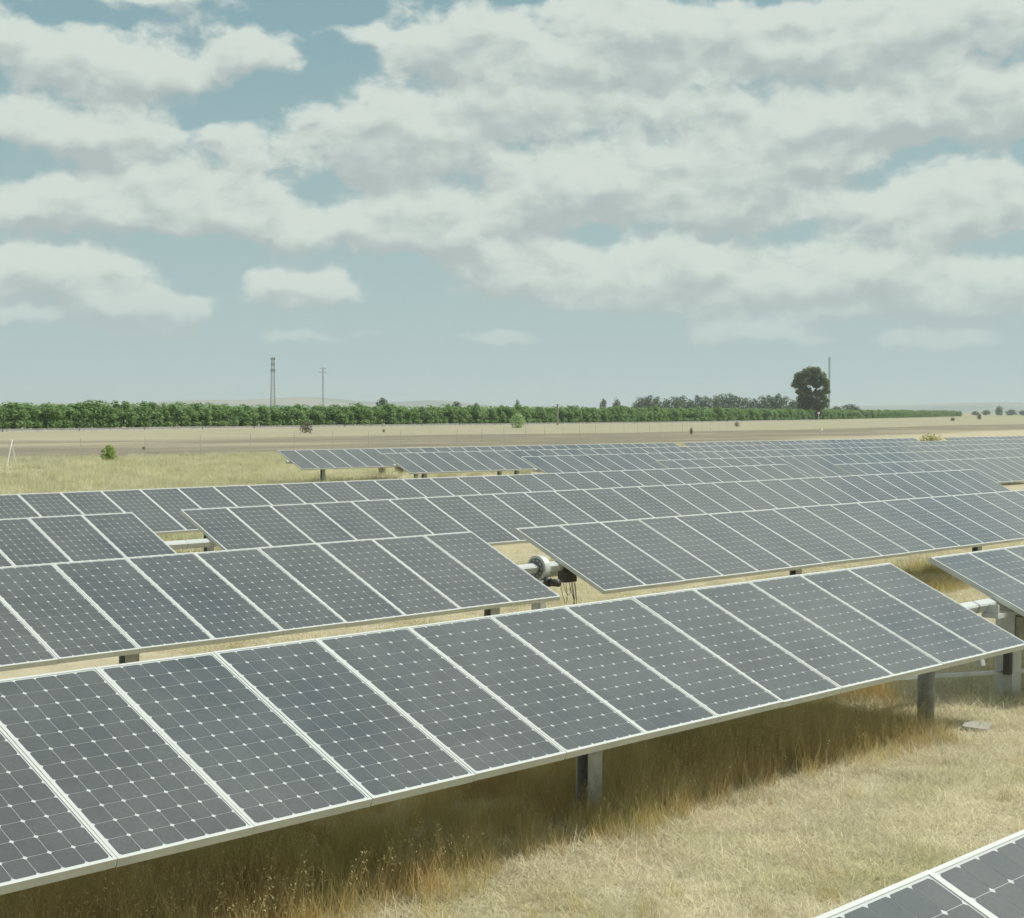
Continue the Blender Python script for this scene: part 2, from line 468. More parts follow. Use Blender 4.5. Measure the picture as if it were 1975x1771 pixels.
# ------------------------------------------------------------------ the setting: ground, hills, road
def ground_mesh():
    # fine near the camera, coarse towards the horizon
    ax_ = np.concatenate([-np.geomspace(60, 16000, 22)[::-1], np.linspace(-55, 110, 60), np.geomspace(120, 16000, 34)])
    ay_ = np.concatenate([-np.geomspace(30, 16000, 16)[::-1], np.linspace(-26, 110, 60), np.geomspace(118, 16000, 34)])
    X, Y = np.meshgrid(ax_, ay_)
    Z = np.zeros_like(X)
    d = np.hypot(X, Y)
    bump_ = 0.0 * np.sin(X * 0.03 + 1.3) * np.sin(Y * 0.05 + .4)
    Z += bump_ * np.clip((d - 75) / 60, 0, 1) * np.clip((400 - d) / 200, 0, 1)
    nx, ny = len(ax_), len(ay_)
    idx = np.arange(nx * ny).reshape(ny, nx)
    f = np.stack([idx[:-1, :-1], idx[:-1, 1:], idx[1:, 1:], idx[1:, :-1]], -1).reshape(-1, 4)
    me = bpy.data.meshes.new('ground')
    me.from_pydata(np.stack([X, Y, Z], -1).reshape(-1, 3).tolist(), [], f.tolist())
    me.materials.append(M_GROUND)
    return me
tag(obj('ground', ground_mesh()), kind='structure')

HD = np.array([math.sin(HEAD), math.cos(HEAD)])
RT = np.array([math.cos(HEAD), -math.sin(HEAD)])
def azdir(u):
    """unit ground direction of a compass bearing given by its offset (u-987.5)/3118.7 from the heading"""
    v = HD + RT * (u - 987.5) / 3118.7
    return v / np.hypot(*v)

def hill(name, us, dist, hts, depth):
    vs_, fs = [], []
    n = len(us)
    for u, h in zip(us, hts):
        d = azdir(u)
        for k_, (dd, hh) in enumerate(((-depth, -2.0), (-depth * .4, h * .62), (0, h), (depth * .5, h * .55), (depth, -2.0))):
            p = d * (dist + dd)
            vs_.append((p[0], p[1], hh))
    for i in range(n - 1):
        for k_ in range(4):
            fs.append((i * 5 + k_, (i + 1) * 5 + k_, (i + 1) * 5 + k_ + 1, i * 5 + k_ + 1))
    me = bpy.data.meshes.new(name)
    me.from_pydata(vs_, [], fs)
    me.materials.append(M_HILL)
    me.polygons.foreach_set('use_smooth', [True] * len(me.polygons))
    return tag(obj(name, me), kind='structure')
uu = np.linspace(-700, 1250, 60)
hh = 9 + 34 * np.exp(-((uu - 560) / 190) ** 2) + 18 * np.exp(-((uu - 850) / 120) ** 2) + 10 * np.sin(uu * .013) ** 2 + 6 * np.exp(-((uu - 300) / 150) ** 2)
hill('hills', uu, 6200, hh * .92, 900)
uu = np.linspace(1150, 3000, 50)
hh = 12 + 30 * np.exp(-((uu - 1990) / 250) ** 2) + 8 * np.sin(uu * .011) ** 2 + 10 * np.exp(-((uu - 1700) / 90) ** 2)
hill('hills', uu, 7200, hh, 900)

# front edge of the olive grove, and the road and channel that run along it
GROVE = np.array([(-60, 140), (20, 158), (103, 180), (171, 201), (236, 216), (300, 233), (414, 271), (539, 320), (700, 385), (982, 500)], float)
def along(poly, step):
    seg = np.hypot(*np.diff(poly, axis=0).T)
    s = np.concatenate([[0], np.cumsum(seg)])
    q_ = np.arange(0, s[-1], step)
    return np.stack([np.interp(q_, s, poly[:, 0]), np.interp(q_, s, poly[:, 1])], 1)
def normals(pl):
    t = np.gradient(pl, axis=0)
    t /= np.hypot(t[:, 0], t[:, 1])[:, None]
    return np.stack([t[:, 1], -t[:, 0]], 1)            # towards the camera side
def strip(name, poly, offs, mat):
    """ribbon swept along a line; offs = (offset towards the camera, height) pairs"""
    pl = along(poly, 6.0); nn = normals(pl)
    m_ = len(offs)
    vs_ = [(*(p + n_ * o_), h_) for p, n_ in zip(pl, nn) for o_, h_ in offs]
    fs = [(i * m_ + j, i * m_ + j + 1, (i + 1) * m_ + j + 1, (i + 1) * m_ + j) for i in range(len(pl) - 1) for j in range(m_ - 1)]
    me = bpy.data.meshes.new(name)
    me.from_pydata(vs_, [], fs)
    me.materials.append(mat)
    return me
RD = GROVE[:7]
tag(obj('road_bank', strip('road_bank', RD, [(2.5, -.05), (4.5, .06), (12.5, .06), (17.0, -.05)], M_GROUND)), kind='structure')
tag(obj('road', strip('road', RD, [(5.0, .066), (12.0, .066)], M_ROAD)), kind='structure')
wall = bpy.data.objects.new('roadside_parapet', None)
C.objects.link(wall)
wall.location = (103, 175, 0)
tag(wall, 'low pale concrete parapet along the road before the olive grove', 'wall')
pl = along(RD, 12.0); nn = normals(pl)
for i in range(len(pl) - 1):
    a = pl[i] + nn[i] * 13.2; b = pl[i + 1] + nn[i + 1] * 13.2
    d = (b - a) / np.hypot(*(b - a)); n_ = np.array([d[1], -d[0]])
    a2, b2 = a + d * .12, b - d * .12
    mb = MB()
    for (w_, z0, z1) in ((.15, -.1, .30), (.20, .30, .36 + .03 * (i % 3 == 0))):
        cs = [a2 - n_ * w_, b2 - n_ * w_, b2 + n_ * w_, a2 + n_ * w_]
        mb.add([(*c - np.array([103, 175]), z) for z in (z0, z1) for c in cs], [(3, 2, 1, 0), (4, 5, 6, 7), (0, 1, 5, 4), (1, 2, 6, 5), (2, 3, 7, 6), (3, 0, 4, 7)])
    obj('wall_segment', mb.mesh('wall_segment', M_CONC), wall)

# ------------------------------------------------------------------ solar trackers
PITCH, PW_, PL_ = 0.808, 0.804, 1.559
TH = 0.4295
DEP = 0.046
def frame_mesh():
    mb = MB()
    hx, hy, l = PW_ / 2, PL_ / 2, 0.016
    mb.box(-hx, hx, -hy, -hy + l, -DEP, 0.004)
    mb.box(-hx, hx, hy - l, hy, -DEP, 0.004)
    mb.box(-hx, -hx + l, -hy + l, hy - l, -DEP, 0.004)
    mb.box(hx - l, hx, -hy + l, hy - l, -DEP, 0.004)
    return mb.mesh('panel_frame', M_FRAME)
def laminate_mesh():
    mb = MB()
    hx, hy = PW_ / 2 - 0.0155, PL_ / 2 - 0.0155
    mb.box(-hx, hx, -hy, hy, -0.007, 0.0)
    return mb.mesh('laminate', M_BACKSHEET)
CP, CSX, CSY, CH = 0.1259, 0.1228, 0.1234, 0.0115
def octagon(cx, cy, z=0.0):
    h, k_ = CSX / 2, CSY / 2
    return [(cx - h + CH, cy - k_, z), (cx + h - CH, cy - k_, z), (cx + h, cy - k_ + CH, z), (cx + h, cy + k_ - CH, z),
            (cx + h - CH, cy + k_, z), (cx - h + CH, cy + k_, z), (cx - h, cy + k_ - CH, z), (cx - h, cy - k_ + CH, z)]
CELLS = [((i - 2.5) * CP, (j - 5.5) * CP) for j in range(12) for i in range(6)]
ME_FRAME = frame_mesh()
ME_LAM = laminate_mesh()
ME_CELLS = quads_mesh('cell_grid', np.array([octagon(x, y) for x, y in CELLS]), M_CELL, 8)
ME_CELL = quads_mesh('cell', np.array([octagon(0, 0)]), M_CELL, 8)
CELL_Z = 0.0009
def post_mesh(kind, h):
    mb = MB()
    if kind == 'channel':                              # open C section, web on the right
        t_, a_, b_ = .008, .075, .055
        mb.box(a_ - t_, a_, -b_, b_, -.35, h)
        mb.box(-a_, a_ - t_, -b_, -b_ + t_, -.35, h)
        mb.box(-a_, a_ - t_, b_ - t_, b_, -.35, h)
        return mb.mesh('post_channel', M_STEEL)
    if kind == 'pipe':
        mb.tube([(0, 0, -.35), (0, 0, h)], .078, 20)
        return mb.mesh('post_pipe', M_POST, True)
    mb.bevbox(-.09, .09, -.10, .10, -.35, h, .012)
    return mb.mesh('post_box', M_WHITE_STEEL)
POST_CACHE = {}
def bearing_mesh():
    mb = MB()
    mb.box(-.06, .06, -.085, .085, -.10, -.062)
    for s_ in (-1, 1):
        mb.box(-.05, .05, s_ * .085 - .012, s_ * .085 + .012, -.10, .03)
    return mb.mesh('bearing', M_STEEL)
ME_BEAR = bearing_mesh()
TUBE_OFF = -(DEP + 0.052)                               # tube centre under the panel plane
tiltv = Vector((0, -math.sin(TH), math.cos(TH)))

def tracker(x0, n, y, z, label, posts, ends=(0.0, 0.0), th=TH, single=(), tubeends=(.12, .12)):
    root = bpy.data.objects.new('solar_tracker', None)
    C.objects.link(root)
    xm = x0 + n * PITCH / 2
    root.location = (xm, y, 0)
    tag(root, label, 'solar tracker', 'solar trackers standing in rows on the pasture')
    nrm = Vector((0, -math.sin(th), math.cos(th)))
    for i in range(n):
        lx = x0 + (i + .5) * PITCH - xm
        jit = random.uniform(-.004, .004)
        p = obj('solar_panel', ME_FRAME, root, (lx + random.uniform(-.001, .001), 0, z), (th + jit, random.uniform(-.0025, .0025), 0))
        obj('laminate', ME_LAM, p)
        if i in single:
            for (cx, cy) in CELLS:
                obj('cell', ME_CELL, p, (cx, cy, CELL_Z))
        else:
            tag(obj('cell_grid', ME_CELLS, p, (0, 0, CELL_Z)), kind='stuff')
    tc_ = Vector((0, 0, z)) + nrm * TUBE_OFF
    mb = MB()
    L_ = n * PITCH / 2
    c = .014
    ring = [(-.05 + c, -.05), (.05 - c, -.05), (.05, -.05 + c), (.05, .05 - c), (.05 - c, .05), (-.05 + c, .05), (-.05, .05 - c), (-.05, -.05 + c)]
    xa, xb = -L_ - tubeends[0], L_ + tubeends[1]
    mb.add([(xa, a, b) for a, b in ring] + [(xb, a, b) for a, b in ring], [tuple(range(8)), tuple(range(15, 7, -1))] + [(i, 8 + i, 8 + (i + 1) % 8, (i + 1) % 8) for i in range(8)])
    obj('torque_tube', mb.mesh('torque_tube', M_WHITE_STEEL), root, tc_, (th, 0, 0))
    for (px, kind) in posts:
        h = round(tc_.z - .09, 3)
        if (kind, h) not in POST_CACHE:
            POST_CACHE[kind, h] = post_mesh(kind, h)
        po = obj('post', POST_CACHE[kind, h], root, (px - xm, tc_.y, 0))
        obj('bearing', ME_BEAR, po, (0, 0, tc_.z))
    return root, tc_, xm

ZA = CAM_Z - 1.789
def every(x_last, n, step=4.84, kind='channel'):
    return [(x_last - i * step, kind) for i in range(n)]
G = 'solar panels'
X1 = 13.999
tracker(4.405 - 7 * PITCH, 14, 1.62, ZA + .085, 'tracker across the sunny grass strip, opposite the tracker that shades the oats', every(8.2, 3), single=(6, 7, 8))
T1 = tracker(X1 - 20 * PITCH, 20, 7.132, ZA, 'long tracker casting its shadow over tall oats, pipe post at its end', [(13.50, 'pipe'), (8.66, 'channel'), (3.82, 'channel'), (-1.0, 'channel')], single=(8, 9, 10, 11), tubeends=(.1, .45))
T1b = tracker(14.809, 8, 7.132, ZA, 'tracker with a box drive post and link rods at its open end', [(15.18, 'box'), (20.0, 'channel')], tubeends=(.40, .1))
T2 = tracker(5.003 + 11 * PITCH - 12 * PITCH, 12, 12.652, ZA, 'tracker ending at the round white drive ring, second row', [(13.55, 'channel'), (8.63, 'channel')], th=TH + .008, single=(4, 5, 6, 7), tubeends=(.1, .40))
T2b = tracker(14.677, 20, 12.652, ZA, 'tracker with a dark motor box under the end beside the drive ring', [(19.96, 'channel'), (25.62, 'channel')], th=TH + .008, tubeends=(.30, .1))
tracker(4.065 + 11 * PITCH - 9 * PITCH, 9, 18.269, ZA, 'tracker ending left of the bare tube gap, third row', [(12.4, 'channel'), (7.6, 'channel')], th=TH + .021, tubeends=(.1, .41))
tracker(13.761, 30, 18.269, ZA, 'tracker starting right of the bare tube gap, third row', every(37.4, 5), th=TH + .021, tubeends=(.39, .1))
tracker(14.393 - 6 * PITCH, 35, 23.698, ZA, 'unbroken long tracker, fourth row, backing onto the straw field', every(37.2, 6), th=TH + .011)
tracker(38.75, 6, 17.1, ZA, 'tracker behind the third row end, across the sandy lane', [(39.3, 'channel')])
tracker(38.82, 16, 22.79, ZA, 'tracker standing beyond the fourth row end by the sandy strip', every(50.5, 3))
tracker(38.05, 30, 28.35, ZA - .01, 'tracker of the far block whose end lies just behind the fourth row', every(60, 5))
tracker(38.05 + 31 * PITCH, 8, 28.35, ZA - .01, 'continuation tracker of the far block, foremost rank, past its gap', [(66, 'channel')])
tracker(38.49, 30, 34.1, ZA - .04, 'far block tracker with a dark gap showing under its near corner', every(60.8, 5))
tracker(38.49 + 31 * PITCH, 18, 34.1, ZA - .04, 'continuation tracker of the far block, middle rank, past its gap', every(74, 3))
tracker(38.52, 30, 40.64, ZA - .08, 'far block tracker standing one rank before the rearmost', [(39.9 + 4.84 * i, 'channel') for i in range(5)])
tracker(38.52 + 31 * PITCH, 32, 40.64, ZA - .08, 'continuation tracker one rank before the rearmost, past its gap', every(86, 4))
tracker(38.07, 30, 45.83, ZA - .077, 'rearmost tracker with a free end and dark post on the straw field', [(39.7 + 4.84 * i, 'channel') for i in range(5)])
tracker(38.07 + 31 * PITCH, 28, 45.83, ZA - .077, 'rearmost tracker running up to the yellow broom bush', every(84, 4))
tracker(89.4, 22, 45.83, ZA - .077, 'rearmost tracker beyond the yellow broom bush', every(104, 4))

# drive ring and motor in the gap of the second row
root, tc_, xm = T2
mb = MB()
N = 28
for (ra, x_a, x_b) in ((.150, -.045, .045), (.128, -.052, .052)):
    mb.tube([(x_a, 0, 0), (x_b, 0, 0)], ra, N)
ring_o = obj('drive_ring', mb.mesh('drive_ring', M_WHITE_STEEL, False), root, (14.36 - xm, tc_.y, tc_.z), (0, 0, 0))
mb = MB(); mb.tube([(-.058, 0, 0), (-.0525, 0, 0)], .12, N)
obj('ring_face', mb.mesh('ring_face', M_FACE), ring_o)
mb = MB()
for k_ in range(10):
    an = 2 * math.pi * k_ / 10
    mb.tube([(-.066, .095 * math.cos(an), .095 * math.sin(an)), (-.056, .095 * math.cos(an), .095 * math.sin(an))], .011, 6)
tag(obj('bolts', mb.mesh('bolts', M_STEEL), ring_o), kind='stuff')
mb = MB(); mb.bevbox(-.06, .06, -.07, .07, -tc_.z - .35, -.145, .01)
mb.box(-.09, .09, -.11, .11, -.165, -.135)
obj('drive_post', mb.mesh('drive_post', M_STEEL), ring_o)
mb = MB(); mb.tube([(.02, -.16, -.16), (.02, .02, -.16)], .055, 14); mb.tube([(.02, -.30, -.16), (.02, -.16, -.16)], .045, 14)
obj('gear_motor', mb.mesh('gear_motor', M_DARK, True), ring_o)
root, tc_, xm = T2b
mb = MB(); mb.bevbox(-.11, .11, -.07, .07, -.20, -.05, .015)
mb.box(-.10, .10, -.06, .06, -.07, .0)
bx_ = obj('motor_box', mb.mesh('motor_box', M_DARK), root, (14.86 - xm, tc_.y - .02, tc_.z))
mb = MB()
for k_ in range(4):
    px = random.uniform(-.1, .1)
    dx = random.uniform(-.35, -.05)
    mb.tube([(px + dx * (1 - math.cos(t_ * math.pi / 8)) * .55, -.05 - .05 * math.sin(t_ * math.pi / 8), -.19 - (.16 + .05 * k_) * math.sin(t_ * math.pi / 8)) for t_ in range(9)], .0035, 5)
mb.tube([(.02, -.06, -.19), (.05, -.07, -.42), (-.02, -.08, -.66), (.0, -.04, -tc_.z - .02)], .005, 5)
obj('cables', mb.mesh('cables', M_RUBBER), bx_)

# link rods, torque arm and brackets at the gap of the first row
root, tc_, xm = T1b
mb = MB(); mb.bevbox(-.045, .045, -.03, .03, -.55, .0, .008)
arm = obj('torque_arm', mb.mesh('torque_arm', M_STEEL), root, (14.42 - xm, tc_.y + .05, tc_.z - .02), (-.25, 0, 0))
mb = MB(); mb.tube([(0, -.35, 0), (0, 5.0, 0)], .026, 10)
obj('link_rod', mb.mesh('link_rod', M_WHITE_STEEL, True), root, (14.36 - xm, 7.60 - 7.132, .40))
mb = MB(); mb.box(-1.0, 2.2, -.022, .022, -.016, .016)
obj('ground_rail', mb.mesh('ground_rail', M_WHITE_STEEL), root, (13.95 - xm, 7.62 - 7.132, .27), (0, 0.02, -.38))
mb = MB(); mb.box(-.10, .10, -.085, .085, -.02, .02); mb.box(-.08, -.06, -.08, .08, -.02, .11)
obj('clamp_plate', mb.mesh('clamp_plate', M_WHITE_STEEL), root, (14.70 - xm, tc_.y - .08, tc_.z - .09))
mb = MB(); mb.bevbox(-.10, .10, -.04, .04, -.16, .16, .02)
obj('control_box', mb.mesh('control_box', M_DARK), root, (15.055 - xm, tc_.y - .06, .40), (0, 0, 0.35))
mb = MB(); mb.bevbox(-.07, .07, -.03, .03, -.12, .12, .01)
obj('switch_box', mb.mesh('switch_box', M_POST), root, (15.18 - xm, tc_.y - .13, .68))

mb = MB(); mb.bevbox(-.20, .20, -.11, .11, -.05, .03, .03)
tag(obj('concrete_slab', mb.mesh('concrete_slab', M_CONC), None, (13.42, 6.62, 0), (0.04, 0.03, .3)), 'small concrete slab half sunk in the grass beside the pipe post', 'slab')

# ------------------------------------------------------------------ trees and shrubs
def rand_unit(n):
    v = rng.normal(size=(n, 3))
    return v / np.linalg.norm(v, axis=1)[:, None]

def crown_quads(lobes, n, s0, s1, flat=0.0, inner=0.55):
    """leaf sprays scattered through the outer shell of several lobes; lobes = (x, y, z, rx, ry, rz)"""
    lb = np.array(lobes, float)
    wgt = (lb[:, 3] * lb[:, 4] + lb[:, 4] * lb[:, 5]) ** 1.0
    pick = rng.choice(len(lb), n, p=wgt / wgt.sum())
    u = rand_unit(n)
    r = inner + (1.04 - inner) * rng.random(n) ** 0.5
    c = lb[pick, :3] + u * lb[pick, 3:] * r[:, None]
    nrm = u * 0.6 + rand_unit(n) * 0.7 + np.array([0.0, 0.0, 0.75])
    nrm /= np.linalg.norm(nrm, axis=1)[:, None]
    t = np.cross(nrm, rand_unit(n)); t /= np.linalg.norm(t, axis=1)[:, None]
    b = np.cross(nrm, t)
    s = s0 + (s1 - s0) * rng.random(n)
    a_ = t * s[:, None]; b_ = b * (s * (0.45 + .3 * rng.random(n)))[:, None]
    return np.stack([c - a_, c + b_ * .8 - a_ * .1, c + a_, c - b_ * .8 + a_ * .1], 1)

def limbs(mb, base, top, r0, n, spread, rnd):
    base, top = Vector(base), Vector(top)
    mid = base.lerp(top, .5) + Vector((rnd.uniform(-.1, .1), rnd.uniform(-.1, .1), 0)) * (top - base).length
    mb.tube([base, mid, top], [r0, r0 * .8, r0 * .55], 7)
    for i in range(n):
        an = 2 * math.pi * (i + rnd.random() * .6) / n
        s = mid.lerp(top, rnd.uniform(.1, 1.0))
        e = s + Vector((math.cos(an) * spread, math.sin(an) * spread, spread * rnd.uniform(.6, 1.2)))
        mb.tube([s, s.lerp(e, .55) + Vector((0, 0, spread * .08)), e], [r0 * .5, r0 * .35, r0 * .12], 5)

class Kind:
    """one form of tree: shared crown and trunk meshes"""
    def __init__(self, name, quads, mat, trunk):
        self.crown = quads_mesh(name + '_crown', quads, mat)
        self.trunk = trunk.mesh(name + '_trunk', M_BARK, True) if trunk else None
def plant(kind, name, loc, scale, rz, label, cat, group=None):
    e = bpy.data.objects.new(name, None)
    C.objects.link(e)
    e.location = loc
    e.rotation_euler = (0, 0, rz)
    e.scale = scale if isinstance(scale, tuple) else (scale,) * 3
    tag(e, label, cat, group)
    obj('crown' if cat == 'tree' else 'foliage', kind.crown, e)
    if kind.trunk:
        obj('trunk' if cat == 'tree' else 'stem', kind.trunk, e)
    return e

def olive_kind(seed):
    r = random.Random(seed)
    lobes = [(0, 0, 2.0, 1.25, 1.25, 1.2)]
    for i in range(11):
        an = i * 2.4 + r.random()
        rr = r.uniform(.65, 1.25)
        lobes.append((rr * math.cos(an), rr * math.sin(an), r.uniform(.75, 3.0), *(r.uniform(.5, .85),) * 2, r.uniform(.45, .8)))
    for i in range(4):
        lobes.append((r.uniform(-.7, .7), r.uniform(-.7, .7), r.uniform(2.9, 3.4), .45, .45, .5))
    for i in range(7):
        an = i * .9 + r.random() * .5
        lobes.append((1.15 * math.cos(an), 1.15 * math.sin(an), r.uniform(.45, .9), .62, .62, .55))
    mb = MB()
    limbs(mb, (0, 0, -.1), (.1, .05, 1.6), .16, 5, .8, r)
    return Kind('olive', crown_quads(lobes, 2000, .13, .27), M_OLIVE, mb)
OLIVES = [olive_kind(s) for s in range(5)]
line = along(GROVE, 1.0); nl = normals(line)
i, cnt, rr = 12, 0, random.Random(3)
while i < len(line) - 2 and cnt < 298:
    d = math.hypot(*line[i])
    p = line[i] + nl[i] * rr.uniform(-.5, .5)
    s = rr.uniform(.78, 1.03)
    plant(OLIVES[rr.randrange(5)], 'olive_tree', (p[0], p[1], 0), (s * rr.uniform(1.15, 1.4), s * rr.uniform(1.15, 1.4), s), rr.uniform(0, 6.28),
          'bushy silver-green olive tree in the front line of the grove', 'tree', 'olive trees along the front of the grove')
    i += int(round(rr.uniform(2.6, 3.5) * (1 if d < 420 else 1.45)))
    cnt += 1
# the grove behind its front line: one mass
q_ = []
for rk in range(1, 8):
    off = rk * 5.5
    for j in range(8, len(line) - 2, 4):
        if rng.random() < .06: continue
        p = line[j] - nl[j] * (off + rng.uniform(-.8, .8))
        h = rng.uniform(.72, 1.04) * (1.12 if rng.random() < .1 else 1)
        n_ = 130 if rk < 4 else 80
        lb = [(p[0] + rng.uniform(-.9, .9), p[1] + rng.uniform(-.9, .9), z_ * h, 1.15, 1.15, .85) for z_ in (1.2, 2.1, 2.7)]
        q_.append(crown_quads(lb, n_, .22, .42))
tag(obj('olive_grove', quads_mesh('olive_grove', np.concatenate(q_), M_OLIVE)), 'dense mass of olive trees behind the front line of the grove', 'grove', kind='stuff')

# big eucalyptus at the corner of the grove
r = random.Random(21)
lobes = []
for (x, z, s) in [(-3.6, 14.6, 1.9), (-1.6, 16.0, 2.0), (.9, 16.2, 2.0), (3.0, 14.8, 1.9), (4.4, 12.4, 1.7), (-4.6, 12.2, 1.7), (-2.6, 12.6, 1.9), (.2, 13.0, 2.0), (2.4, 11.8, 1.6),
                  (5.3, 9.8, 1.3), (-3.8, 9.6, 1.6), (-1.2, 9.9, 1.6), (1.9, 9.0, 1.5), (4.0, 8.0, 1.3), (-3.4, 6.8, 1.8), (-1.0, 6.6, 1.9), (1.6, 6.0, 1.9), (3.9, 5.2, 1.5), (-2.8, 4.2, 1.7),
                  (-.6, 3.8, 1.9), (1.9, 3.4, 1.7), (-1.3, 1.9, 1.5), (.9, 1.7, 1.5), (2.6, 2.2, 1.1), (5.2, 11.2, 1.0), (5.1, 6.6, .9), (-5.2, 13.6, .9), (-.6, 17.2, 1.0), (2.0, 16.9, 1.0)]:
    for k_ in range(2):
        lobes.append((x + r.uniform(-.5, .5), r.uniform(-3.2, 3.2) * (1 - abs(z - 9) / 16), z + r.uniform(-.4, .4), s * .98, s * 1.0, s * .88))
mb = MB(); limbs(mb, (0, 0, -.3), (.3, 0, 9.5), .55, 9, 4.2, r)
EUC = Kind('eucalyptus', crown_quads(lobes, 11000, .30, .60, inner=.25), M_EUCA, mb)
dv = azdir(1563)
plant(EUC, 'eucalyptus_tree', (*(dv * 552), 0), .98, -HEAD, 'tall dark eucalyptus with gaps of sky, rising alone at the grove edge', 'tree')

def round_kind(name, seed, mat, w_, h_, n, s0, s1, low=.12, lobn=10):
    """a crown w_ wide and h_ high built of uneven lobes"""
    r = random.Random(seed)
    lobes = []
    for i in range(lobn):
        t = (i + .5) / lobn
        z = h_ * (low + (.9 - low) * t)
        rad = w_ * .5 * math.sin(math.pi * min(1, .18 + .80 * t)) ** .6
        an = i * 2.4 + r.random()
        s = w_ * r.uniform(.17, .27)
        lobes.append((rad * .55 * math.cos(an), rad * .55 * math.sin(an), z, s, s, s * .85))
        lobes.append((-rad * .5 * math.cos(an + .7), -rad * .5 * math.sin(an + .7), z * .95, s, s, s * .85))
    mb = MB(); limbs(mb, (0, 0, -.05 * h_), (0, 0, h_ * .5), w_ * .028, 5, w_ * .22, r)
    return Kind(name, crown_quads(lobes, n, s0, s1, inner=.4), mat, mb)
FARK = [round_kind('gum', 40 + s, M_FAREUC, 7.5 + s, 10.5, 900, .35, .75, .05) for s in range(4)]
rr = random.Random(9)
tops = [(1238, 764), (1252, 760), (1266, 763), (1284, 767), (1300, 764), (1314, 763), (1330, 768), (1346, 760), (1362, 764), (1380, 761), (1394, 758), (1410, 759), (1424, 764), (1440, 766), (1456, 767), (1472, 764), (1484, 760), (1499, 757), (1512, 765), (1528, 769), (1543, 768), (1225, 776)]
for (u, tv) in tops:
    d = rr.uniform(740, 800)
    h = (785.3 + .00506 * u - tv) / 3118.7 * d + CAM_Z
    plant(FARK[rr.randrange(4)], 'gum_tree', (*(azdir(u) * d), 0), (h / 10.5 * 1.0, h / 10.5 * 1.0, h / 10.5), rr.uniform(0, 6.28), 'grey-green tree in the wood behind the olives, left of the big eucalyptus', 'tree', 'trees of the wood behind the grove')
FARS = [round_kind('far_tree', 60 + s, M_FAREUC, 6.0, 7.0, 700, .3, .6) for s in range(3)]
for (u, tv, wpx, d, lab) in [(737, 766, 28, 620, 'round dark tree standing up above the olives near the twin masts'),
                             (881, 774, 22, 620, 'low rounded tree just clearing the olive tops, right of the round one'),
                             (918, 776, 14, 640, 'small tree clearing the olive tops beside the low rounded one'),
                             (998, 771, 10, 640, 'narrow pointed tree above the olives behind the pale bush'),
                             (1163, 768, 15, 680, 'lesser tree of the leaning pair above the olives'),
                             (1189, 767, 17, 680, 'greater tree of the leaning pair above the olives'),
                             (1640, 779, 40, 800, 'low tree clump right of the big eucalyptus'),
                             (1612, 783, 24, 780, 'small tree against the right foot of the big eucalyptus'),
                             (1926, 783, 17, 1500, 'round tree far off on the open plain beyond the grove end'),
                             (1902, 791, 20, 1480, 'flat scrub tree beside the round tree on the open plain'),
                             (1950, 790, 22, 1520, 'flat dark tree right of the round tree on the open plain'),
                             (1880, 793, 16, 1450, 'low scrub at the left end of the far plain trees'),
                             (1971, 791, 14, 1560, 'low tree at the outer end of the far plain trees')]:
    h = (785.3 + .00506 * u - tv) / 3118.7 * d + CAM_Z
    w_ = wpx / 3118.7 * d
    plant(FARS[rr.randrange(3)], 'far_tree', (*(azdir(u) * d), 0), (w_ / 6.0 * 1.1, w_ / 6.0 * 1.1, h / 7.0), rr.uniform(0, 6.28), lab, 'tree')

BUSH1 = round_kind('bush', 80, M_BUSH, 1.0, .95, 900, .035, .075, .15)
plant(BUSH1, 'green_bush', (47.0, 70.9, 0), (.95, .95, .98), .3, 'single fresh green bush on the brown fallow strip', 'bush')
PALE = round_kind('pale_bush', 82, M_PALEBUSH, 3.0, 2.2, 1300, .07, .16, .12)
plant(PALE, 'pale_bush', (185, 168, 0), 1.0, .3, 'rounded pale green bush in front of the road', 'bush')
TUFT = round_kind('roadside_shrub', 84, M_SCRUB, 2.0, 1.3, 700, .05, .12, .15)
plant(TUFT, 'roadside_shrub', (120.3, 141.9, 0), (.9, .9, 1.0), 1.0, 'small dark shrub on the pale verge', 'bush')
for (u, v, wpx, hpx, lab) in [(1888, 809, 11, 11, 'compact dark bush alone on the right-hand pasture'), (1837, 812, 11, 7, 'greyish bush left of the compact dark one'),
                              (1421, 823, 12, 9, 'thin grey bush on the pale bank left of the big eucalyptus'), (1333, 838, 9, 13, 'spindly grey bush beside a fence post on the brown strip'),
                              (740, 834, 8, 6, 'tiny scrub on the verge right of the small dark shrub'), (277, 865, 10, 5, 'low green tuft right of the single fresh green bush')]:
    d = CAM_Z * 3118.7 / (v - (785.3 + .00506 * u))
    plant(TUFT, 'scrub_bush', (*(azdir(u) * d), 0), (wpx / 3118.7 * d / 2.0, wpx / 3118.7 * d / 2.0, hpx / 3118.7 * d / 1.3), rr.uniform(0, 6), lab, 'bush')
BROOM = round_kind('broom_bush', 88, M_BROOM, 3.0, 1.45, 4200, .05, .10, .04, 16)
plant(BROOM, 'broom_bush', (88.0, 46.6, 0), (1.0, .75, .86), .2, 'yellow-green broom bush filling a gap in the rearmost row', 'bush')

